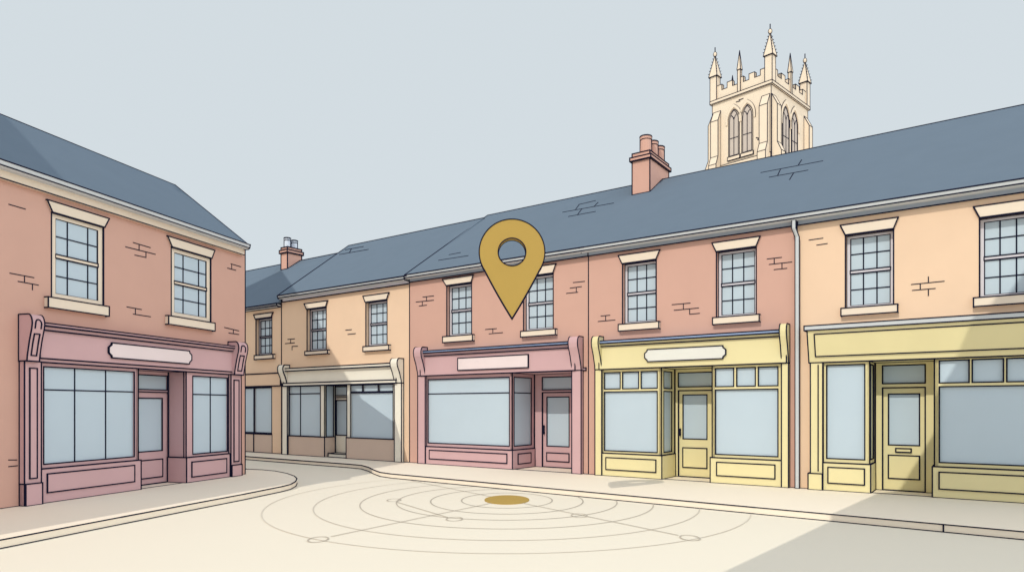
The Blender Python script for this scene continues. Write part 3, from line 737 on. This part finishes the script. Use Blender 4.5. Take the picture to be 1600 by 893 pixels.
for fr_, W in ((TL, W1), (TR, W2), (TBk, W2), (TRr, W1)):
    mb = MB(); n = 5; wd = W-1.0; pr = []
    x = .5; un = wd/(2*n-1)
    for i in range(n):
        pr += [(x, zm), (x+un, zm)]; x += un
        if i < n-1: pr += [(x, zp), (x+un, zp)]; x += un
    pr = [(.5, zs2), (W-.5, zs2)]+pr[::-1]
    mb.psz(fr_, pr, -.35, .02, k=KT); mb.build('battlement', st, root)
def pinnacle(px, py, r, z0, z1, z2, z3, big=True):
    mb = MB(); q = lambda rr, z: [V((px, py, z))+(-e1*a-e2*b)*rr for a, b in ((1, 1), (1, -1), (-1, -1), (-1, 1))]
    mb.hull(q(r, z0), q(r, z1), k=KT); o = mb.build('pinnacle', st, root)
    sp = MB(); base = q(r*1.28, z1); tip = V((px, py, z2))
    sp.poly(base[::-1])
    for i in range(4): sp.poly([base[i], base[(i+1) % 4], tip]); sp.seg(base[i], base[(i+1) % 4], k=KT); sp.seg(base[i], tip, k=KT)
    if big:
        for i in range(4):
            for k in range(1, 7):
                p = base[i].lerp(tip, k/7.5); dr = (base[i]-V((px, py, base[i].z))).normalized()
                sp.seg(p, p+dr*.11+V((0, 0, .06)), r=.035)
    sp.build('spire', st, o)
    if big:
        fn = MB(); zc_ = z2+.05; rr = .16; n = 8
        for i in range(n):
            a, b = 2*math.pi*i/n, 2*math.pi*(i+1)/n
            for j in range(4):
                t0, t1 = math.pi*j/4, math.pi*(j+1)/4
                P = lambda t, u_: V((px+rr*math.sin(t)*math.cos(u_), py+rr*math.sin(t)*math.sin(u_), zc_+rr*1.5*math.cos(t)))
                fn.poly([P(t0, a), P(t1, a), P(t1, b), P(t0, b)])
        side = V((e1.x-e2.x, e1.y-e2.y, 0)).normalized(); side = V((1, -.38, 0)).normalized()
        ringp = [V((px, py, zc_))+side*(rr*1.02*math.cos(a))+V((0, 0, rr*1.55*math.sin(a))) for a in [2*math.pi*i/12 for i in range(12)]]
        fn.path(ringp, True, k=KT); fn.seg((px, py, zc_+rr*1.4), (px, py, z3), r=.05)
        fn.build('finial', st, o)
zT = lambda y: CAM.z+(HOR-y)/F*near.y
r_ = .37
c0 = near+(e1+e2)*.42
pz1, pz2, pz3 = TL.z(1205, 86, 0), TL.z(1204, 48, 0), TL.z(1204, 36, 0)
for p in ((near+(e1+e2)*.2), near+e1*(W1-.2)+e2*.2, near+e2*(W2-.2)+e1*.2, near+e1*(W1-.2)+e2*(W2-.2)):
    pinnacle(p.x, p.y, r_, zs2, pz1, pz2, pz3)
mz1, mz2 = zm+.55, zm+2.3
for p in (near+e1*W1*.52, near+e2*W2*.5, near+e1*W1*.5+e2*W2, near+e2*W2*.5+e1*W1):
    pinnacle(p.x, p.y, .15, zs2, mz1+.2, mz2+.4, mz2, big=False)
def buttress(fr_, s0, s1, zt, zo, inner=True):
    mb = MB(); mb.pdz(fr_, [(0.0, 0), (.95, 0), (.95, zo-.5), (.55, zo+.4), (.55, zt-1.1), (.0, zt)], s0, s1, sharp=15, k=KT); mb.build('buttress', st, root)
zt = TL.z(1200, 145, .3); zo = TL.z(1195, 228, .6)
bw = .95
for fr_, W in ((TL, W1), (TR, W2), (TBk, W2), (TRr, W1)):
    buttress(fr_, .12, bw, zt, zo); buttress(fr_, W-bw, W-.12, zt, zo)
def lancet(fr_, s0, s1, z0, z1):
    w = s1-s0; R = w*1.05; zsps = z1-math.sqrt(R*R-(R-w/2)**2)
    def arc(g, off=0.0, n=7):
        a0, a1 = s0-off, s1+off; w_ = a1-a0; R_ = w_*1.05; L = []
        for i in range(n+1):
            t = i/n; cx = a0+R_; th = math.pi-t*math.acos((R_-w_/2)/R_); L.append((cx+R_*math.cos(th), zsps+R_*math.sin(th)))
        Rr = [(a0+a1-p[0], p[1]) for p in L[::-1][1:]]
        return L+Rr
    ar = arc(0); mb = MB()
    out = [(s0, z0)]+ar+[(s1, z0)]
    # stone surround standing proud and the hood mould over it
    hood = arc(0, w*.22); low = zsps-w*.35
    mb.path([fr_.P(a, .03, z) for a, z in [(hood[0][0], low)]+hood+[(hood[-1][0], low)]], k=KT)
    hi = [(hood[0][0], low)]+hood+[(hood[-1][0], low)]; inn = [(s0-w*.08, low)]+arc(0, w*.08)+[(s1+w*.08, low)]
    for i in range(len(hi)-1):
        A = [hi[i], hi[i+1], inn[i+1], inn[i]]
        mb.hull([fr_.P(a, 0.0, z) for a, z in A], [fr_.P(a, .10, z) for a, z in A], lines=False)
    mb.path([fr_.P(a, .012, z) for a, z in out], True, k=KT)
    mb.box(fr_, s0-w*.06, s1+w*.06, 0, .12, z0-.35, z0, k=KT)
    o = mb.build('belfry_window', st, root)
    g_ = MB(); i0 = w*.1; sub = [(s0+i0, z0+.1)]+[((a-(s0+s1)/2)*.8+(s0+s1)/2, z-.12) for a, z in ar]+[(s1-i0, z0+.1)]
    g_.psz(fr_, sub, -.05, .02, sharp=300, k=KT)
    c_ = (s0+s1)/2; g_.seg(fr_.P(c_, .03, z0+.1), fr_.P(c_, .03, zsps+.15*w), k=KT)
    for sg in (-1, 1): g_.path([fr_.P(c_, .03, zsps), fr_.P(c_+sg*w*.12, .03, zsps+w*.28), fr_.P(c_+sg*w*.26, .03, zsps+w*.4)], k=KT)
    zc_ = z0+(zsps-z0)*.5; g_.seg(fr_.P(s0+i0, .03, zc_), fr_.P(s1-i0, .03, zc_), k=KT)
    g_.build('louvres', M('louvre'), o)
for fr_, W, xs in ((TL, W1, ((1138.5, 1155.5), (1159, 1176.5))), (TR, W2, ((1222, 1233), (1236, 1246))), (TBk, W2, None), (TRr, W1, None)):
    if fr_ is TL: z0 = (TL.z(1147, 244, 0)+TL.z(1168, 238, 0))/2; z1 = (TL.z(1147, 170, 0)+TL.z(1167, 164, 0))/2
    if xs: ss = [(fr_.s(a), fr_.s(b)) for a, b in xs]
    else: ss = [(W*.28, W*.46), (W*.54, W*.72)]
    for a, b in ss: lancet(fr_, a, b, z0, z1)

# ================================================================== MAP PIN AND THE MARKING UNDER IT
PD = 10.9; k = PD/F
pc = V((0, PD, CAM.z+(HOR-395)*k)); R = 51*k; tipz = CAM.z+(HOR-498)*k; rh = 21.5*k
h = pc.z-tipz; th = math.acos(R/h)                 # where the straight sides leave the circle
pin = thing('map_pin', (0, PD, tipz), 'large gold map pin with a round hole hovering before the rose shop', 'map pin')
n = 64; out = []
a0 = -math.pi/2+th*0.93; a1 = 1.5*math.pi-th*0.93
for i in range(n+1):
    a = a0+(a1-a0)*i/n; out.append((R*math.cos(a), R*math.sin(a)))
# slightly hollow sides down to the tip
L = out[-1]; side = []
for i in range(1, 8):
    t = i/8; side.append((L[0]*(1-t)*(1+.10*t), L[1]+( -h-L[1])*t))
outl = out+side+[(0, -h)]+[(-x, z) for x, z in side[::-1]]
mb = MB(); T = .07
hole = [(rh*math.cos(2*math.pi*i/48), rh*math.sin(2*math.pi*i/48)) for i in range(48)]
def near_i(p):
    a = math.atan2(p[1], p[0]) % (2*math.pi); return int(round(a/(2*math.pi)*48)) % 48
for dy in (-T, T):
    N = len(outl)
    for i in range(N):
        j = (i+1) % N; ha, hb = near_i(outl[i]), near_i(outl[j])
        P = lambda q: pc+V((q[0], dy, q[1]))
        pts_ = [P(outl[i]), P(outl[j]), P(hole[hb])]
        m_ = hb
        while m_ != ha: m_ = (m_-1) % 48; pts_.append(P(hole[m_]))
        mb.poly(pts_)
    mb.path([pc+V((a, dy, b)) for a, b in outl], True); mb.path([pc+V((a, dy, b)) for a, b in hole], True)
for C_ in (outl, hole):
    for i in range(len(C_)):
        j = (i+1) % len(C_); mb.poly([pc+V((C_[i][0], -T, C_[i][1])), pc+V((C_[j][0], -T, C_[j][1])), pc+V((C_[j][0], T, C_[j][1])), pc+V((C_[i][0], T, C_[i][1]))])
mb.build('pin_body', M('gold'), pin)

gc = ground(792, 780.5)
diag = thing('ring_marking', gc, 'pale concentric rings, spokes and a gold centre spot painted on the road', 'road marking')
RX = [.85, 1.42, 2.04, 2.68, 3.46, 4.28]; RY = [1.02, 1.66, 2.25, 3.0, 3.83, 4.62]
def blocked(p):      # the paint stops at the kerb of the terrace
    q = ground(592, 740, 0); r_ = ground(1600, 843, 0); t_ = (r_-q).normalized(); nn = V((-t_.y, t_.x, 0))
    return (p-q).dot(nn) > -0.10
def ribbon(mb, pts, w, z):
    for a, b in zip(pts, pts[1:]):
        if blocked(a) or blocked(b): continue
        t_ = (b-a).normalized(); nn = V((-t_.y, t_.x, 0))*w/2; up_ = V((0, 0, z))
        mb.poly([a-nn+up_, b-nn+up_, b+nn+up_, a+nn+up_])
for i in range(6):
    mb = MB(); pts_ = [gc+V((RX[i]*math.cos(a), RY[i]*math.sin(a), 0)) for a in [2*math.pi*j/120 for j in range(121)]]
    ribbon(mb, pts_, .027-.0015*i, .004+.0005*i); mb.build('ring', M('road_line_'+'aabcef'[i]), diag)
nodes = [(497, 842.5), (615.5, 781), (710, 810.5), (905, 805), (1078, 840)]
NR = .125
for x, y in nodes:
    c_ = ground(x, y); mb = MB(); ribbon(mb, [c_+V((NR*math.cos(a), NR*1.5*math.sin(a), 0)) for a in [2*math.pi*j/28 for j in range(29)]], .022, .009); mb.build('node_circle', M('road_line_c'), diag)
def spoke(a, b, mname):
    mb = MB(); d_ = (b-a).normalized(); n_ = 40; ribbon(mb, [a.lerp(b, i/n_) for i in range(n_+1)], .022, .0085); mb.build('spoke', M(mname), diag)
spoke(gc, ground(517, 838), 'road_line_b'); spoke(gc, ground(1060, 836), 'road_line_b'); spoke(gc, ground(610, 744), 'road_line_c')
spoke(ground(620, 784), ground(700, 808), 'road_line_d')
mb = MB(); mb.poly([gc+V((.42*math.cos(2*math.pi*j/48), .60*math.sin(2*math.pi*j/48), .014)) for j in range(48)])
rim = [gc+V((.42*math.cos(2*math.pi*j/48), .60*math.sin(2*math.pi*j/48), 0)) for j in range(48)]
for i in range(48): a, b = rim[i], rim[(i+1) % 48]; mb.poly([a, b, b+V((0, 0, .014)), a+V((0, 0, .014))])
mb.build('centre_spot', M('gold'), diag)

# ================================================================== SHADE BLOCKERS added out of view, shaped to the wanted shadow edges
def sunplane(p, c): # where the line from p to the sun crosses the upright plane LH.q = c
    t = (c-p.xy.dot(LH.xy))/LD.xy.dot(LH.xy); return p+LD*t
# unseen blocker added behind the viewer to shade the right-hand shop and road
f = ROW; cR = 6.0
lat = V((-LH.y, LH.x, 0)); lat = -lat if lat.x < 0 else lat
base = sunplane(f.hit(1372, 767, 0), cR)
w_a, w_b = f.hit(1523, 502, .2), f.hit(1600, 408, .02)
qa, qb = sunplane(w_a, cR), sunplane(w_b, cR)
g1 = sunplane(ground(1130, 893), cR); g2 = sunplane(ground(1290, 803), cR)
print('shade R', base, qa, qb, g1, g2)
def blocker_solid(name, label, prof, c, depth, m_):
    """prof: (lateral, z) outline of the gable end facing away from the sun"""
    A = [lat*a+LH*c+V((0, 0, z)) for a, z in prof]; B = [p+LH*depth for p in A]
    ctr = V((sum(p.x for p in A)/len(A), sum(p.y for p in A)/len(A), 0))
    t = thing(name, ctr, label, 'building'); mb = MB(); mb.hull(A, B, lines=False); mb.build('wall', m_, t)
    return t
l = lambda p: (lat.dot(p), p.z)
lb, la_, lq = l(base), l(qa), l(qb)
sl = (lq[1]-la_[1])/(lq[0]-la_[0])
lg = l(g1)
edge = lb[0]
print('lat', lb, la_, lq, lg, l(g2))
top = (lq[0]+2.0, lq[1]+2.0*sl)
blocker_solid('tall_blocker', 'unseen tall gabled blocker added behind the viewer to shade the peach house and road', [(lg[0], 0), (lg[0], lg[1]), lb, la_, lq, top, (top[0]+.8, top[1]-1), (top[0]+.8, 0)], cR, 2.5, M('pale_stone'))
# two unseen blockers added behind the corner house, outlined from the wanted shade
cL = f.hit(560, 640).xy.dot(LH.xy)+25.0
pk = [l(sunplane(p, cL)) for p in (f.hit(625, 718, 0), f.hit(510, 535, 0), f.hit(490, 490, 0), f.hit(438, 420, -2.6), f.hit(383, 455, -1.6))]
EV = l(sunplane(LEFT.P(SR+.3, .26, ze), cL)); RG = l(sunplane(LEFT.P(SR, -drl, zr), cL)); BK = l(sunplane(LEFT.P(SR, -2*drl-.2, ze), cL))
print('hall', pk, 'left house from the sun', EV, RG, BK)
pt = lambda t: (pk[0][0]+(pk[1][0]-pk[0][0])*t, pk[0][1]+(pk[1][1]-pk[0][1])*t)
c_ = pt(.5); sll = (pk[4][1]-pk[3][1])/(pk[4][0]-pk[3][0])
blocker_solid('tall_blocker', 'unseen thin jettied gable added behind the corner house to shade the far terrace', [(c_[0], max(c_[1], 0)), pk[1], pk[2], pk[3], (pk[3][0]-3.5, pk[3][1]-3.5*sll), (pk[3][0]-3.5, 0), (RG[0]-.12, 0), (RG[0]-.12, RG[1]+.06), (RG[0]+.05, RG[1]+.05)][::1], cL, .3, M('peach_render'))
N0, P0_ = LEFT.n*(zr-ze)+V((0, 0, 1))*(.26+drl), LEFT.P(0, .26, ze)
def onroof(x, y):
    r = ray(x, y); return CAM+r*((P0_-CAM).dot(N0)/r.dot(N0))
ra, rb = l(sunplane(onroof(20, 190), cL)), l(sunplane(onroof(110, 287), cL))
print('wing', ra, rb)
blocker_solid('low_blocker', 'unseen low blocker with a sloping top added to shade the corner house roof', [(rb[0]+.35, 0), (rb[0]+.35, rb[1]-.25), rb, ra, (ra[0]-2, ra[1]-1), (ra[0]-2, 0)], cL+.05, .25, M('red_brick'))

# ================================================================== LIGHT, SKY, CAMERA
wd = bpy.data.worlds.new('World'); SC.world = wd; wd.use_nodes = True; nt = wd.node_tree
for n_ in list(nt.nodes): nt.nodes.remove(n_)
outn = nt.nodes.new('ShaderNodeOutputWorld'); sky = nt.nodes.new('ShaderNodeTexSky'); sky.sky_type = 'NISHITA'; sky.sun_disc = False
sky.sun_elevation = EL; sky.sun_rotation = math.atan2(LH.x, LH.y)
b1 = nt.nodes.new('ShaderNodeBackground'); b1.inputs['Strength'].default_value = .1; nt.links.new(sky.outputs['Color'], b1.inputs['Color'])
b2 = nt.nodes.new('ShaderNodeBackground'); b2.inputs['Color'].default_value = (*lin((211, 220, 225)), 1); b2.inputs['Strength'].default_value = 1.5
# pale sky, brightness added to the viewer's right to fill the shaded corner house
tcw = nt.nodes.new('ShaderNodeTexCoord'); dt = nt.nodes.new('ShaderNodeVectorMath'); dt.operation = 'DOT_PRODUCT'; dt.inputs[1].default_value = (.86, -.43, .28)
mr = nt.nodes.new('ShaderNodeMapRange'); mr.interpolation_type = 'SMOOTHSTEP'; mr.inputs['From Min'].default_value = 0.33; mr.inputs['From Max'].default_value = .95; mr.inputs['To Min'].default_value = 1.5; mr.inputs['To Max'].default_value = 3.1
nt.links.new(tcw.outputs['Generated'], dt.inputs[0]); nt.links.new(dt.outputs['Value'], mr.inputs['Value']); nt.links.new(mr.outputs['Result'], b2.inputs['Strength'])
mc = nt.nodes.new('ShaderNodeMix'); mc.data_type = 'RGBA'; m2 = nt.nodes.new('ShaderNodeMapRange'); m2.inputs['From Min'].default_value = 1.5; m2.inputs['From Max'].default_value = 3.1
nt.links.new(mr.outputs['Result'], m2.inputs['Value']); nt.links.new(m2.outputs['Result'], mc.inputs['Factor'])
mc.inputs['A'].default_value = (*lin((211, 220, 225)), 1); mc.inputs['B'].default_value = (*lin((215, 218, 218)), 1); nt.links.new(mc.outputs['Result'], b2.inputs['Color'])
mx = nt.nodes.new('ShaderNodeMixShader'); mx.inputs[0].default_value = .95
nt.links.new(b1.outputs[0], mx.inputs[1]); nt.links.new(b2.outputs[0], mx.inputs[2]); nt.links.new(mx.outputs[0], outn.inputs[0])
sd = bpy.data.lights.new('sun', 'SUN'); sd.energy = 2.6; sd.angle = math.radians(.15); sd.color = (1, .93, .80)
so = bpy.data.objects.new('sun', sd); COL.objects.link(so); so.rotation_euler = LD.to_track_quat('Z', 'Y').to_euler(); so.location = (-10, -10, 30)
cd = bpy.data.cameras.new('camera'); cd.sensor_width = 36; cd.lens = 36*F/1600; cd.shift_y = (HOR-446.5)/1600; cd.clip_end = 3000; cd.clip_start = .05
co = bpy.data.objects.new('camera', cd); COL.objects.link(co); co.location = CAM; co.rotation_euler = (math.pi/2, 0, 0); SC.camera = co
SC.cycles.diffuse_bounces = 10; SC.cycles.max_bounces = 14
vs = SC.view_settings; vs.view_transform = 'Standard'; vs.look = 'None'; vs.exposure = -.52; vs.gamma = 1; vs.use_curve_mapping = False
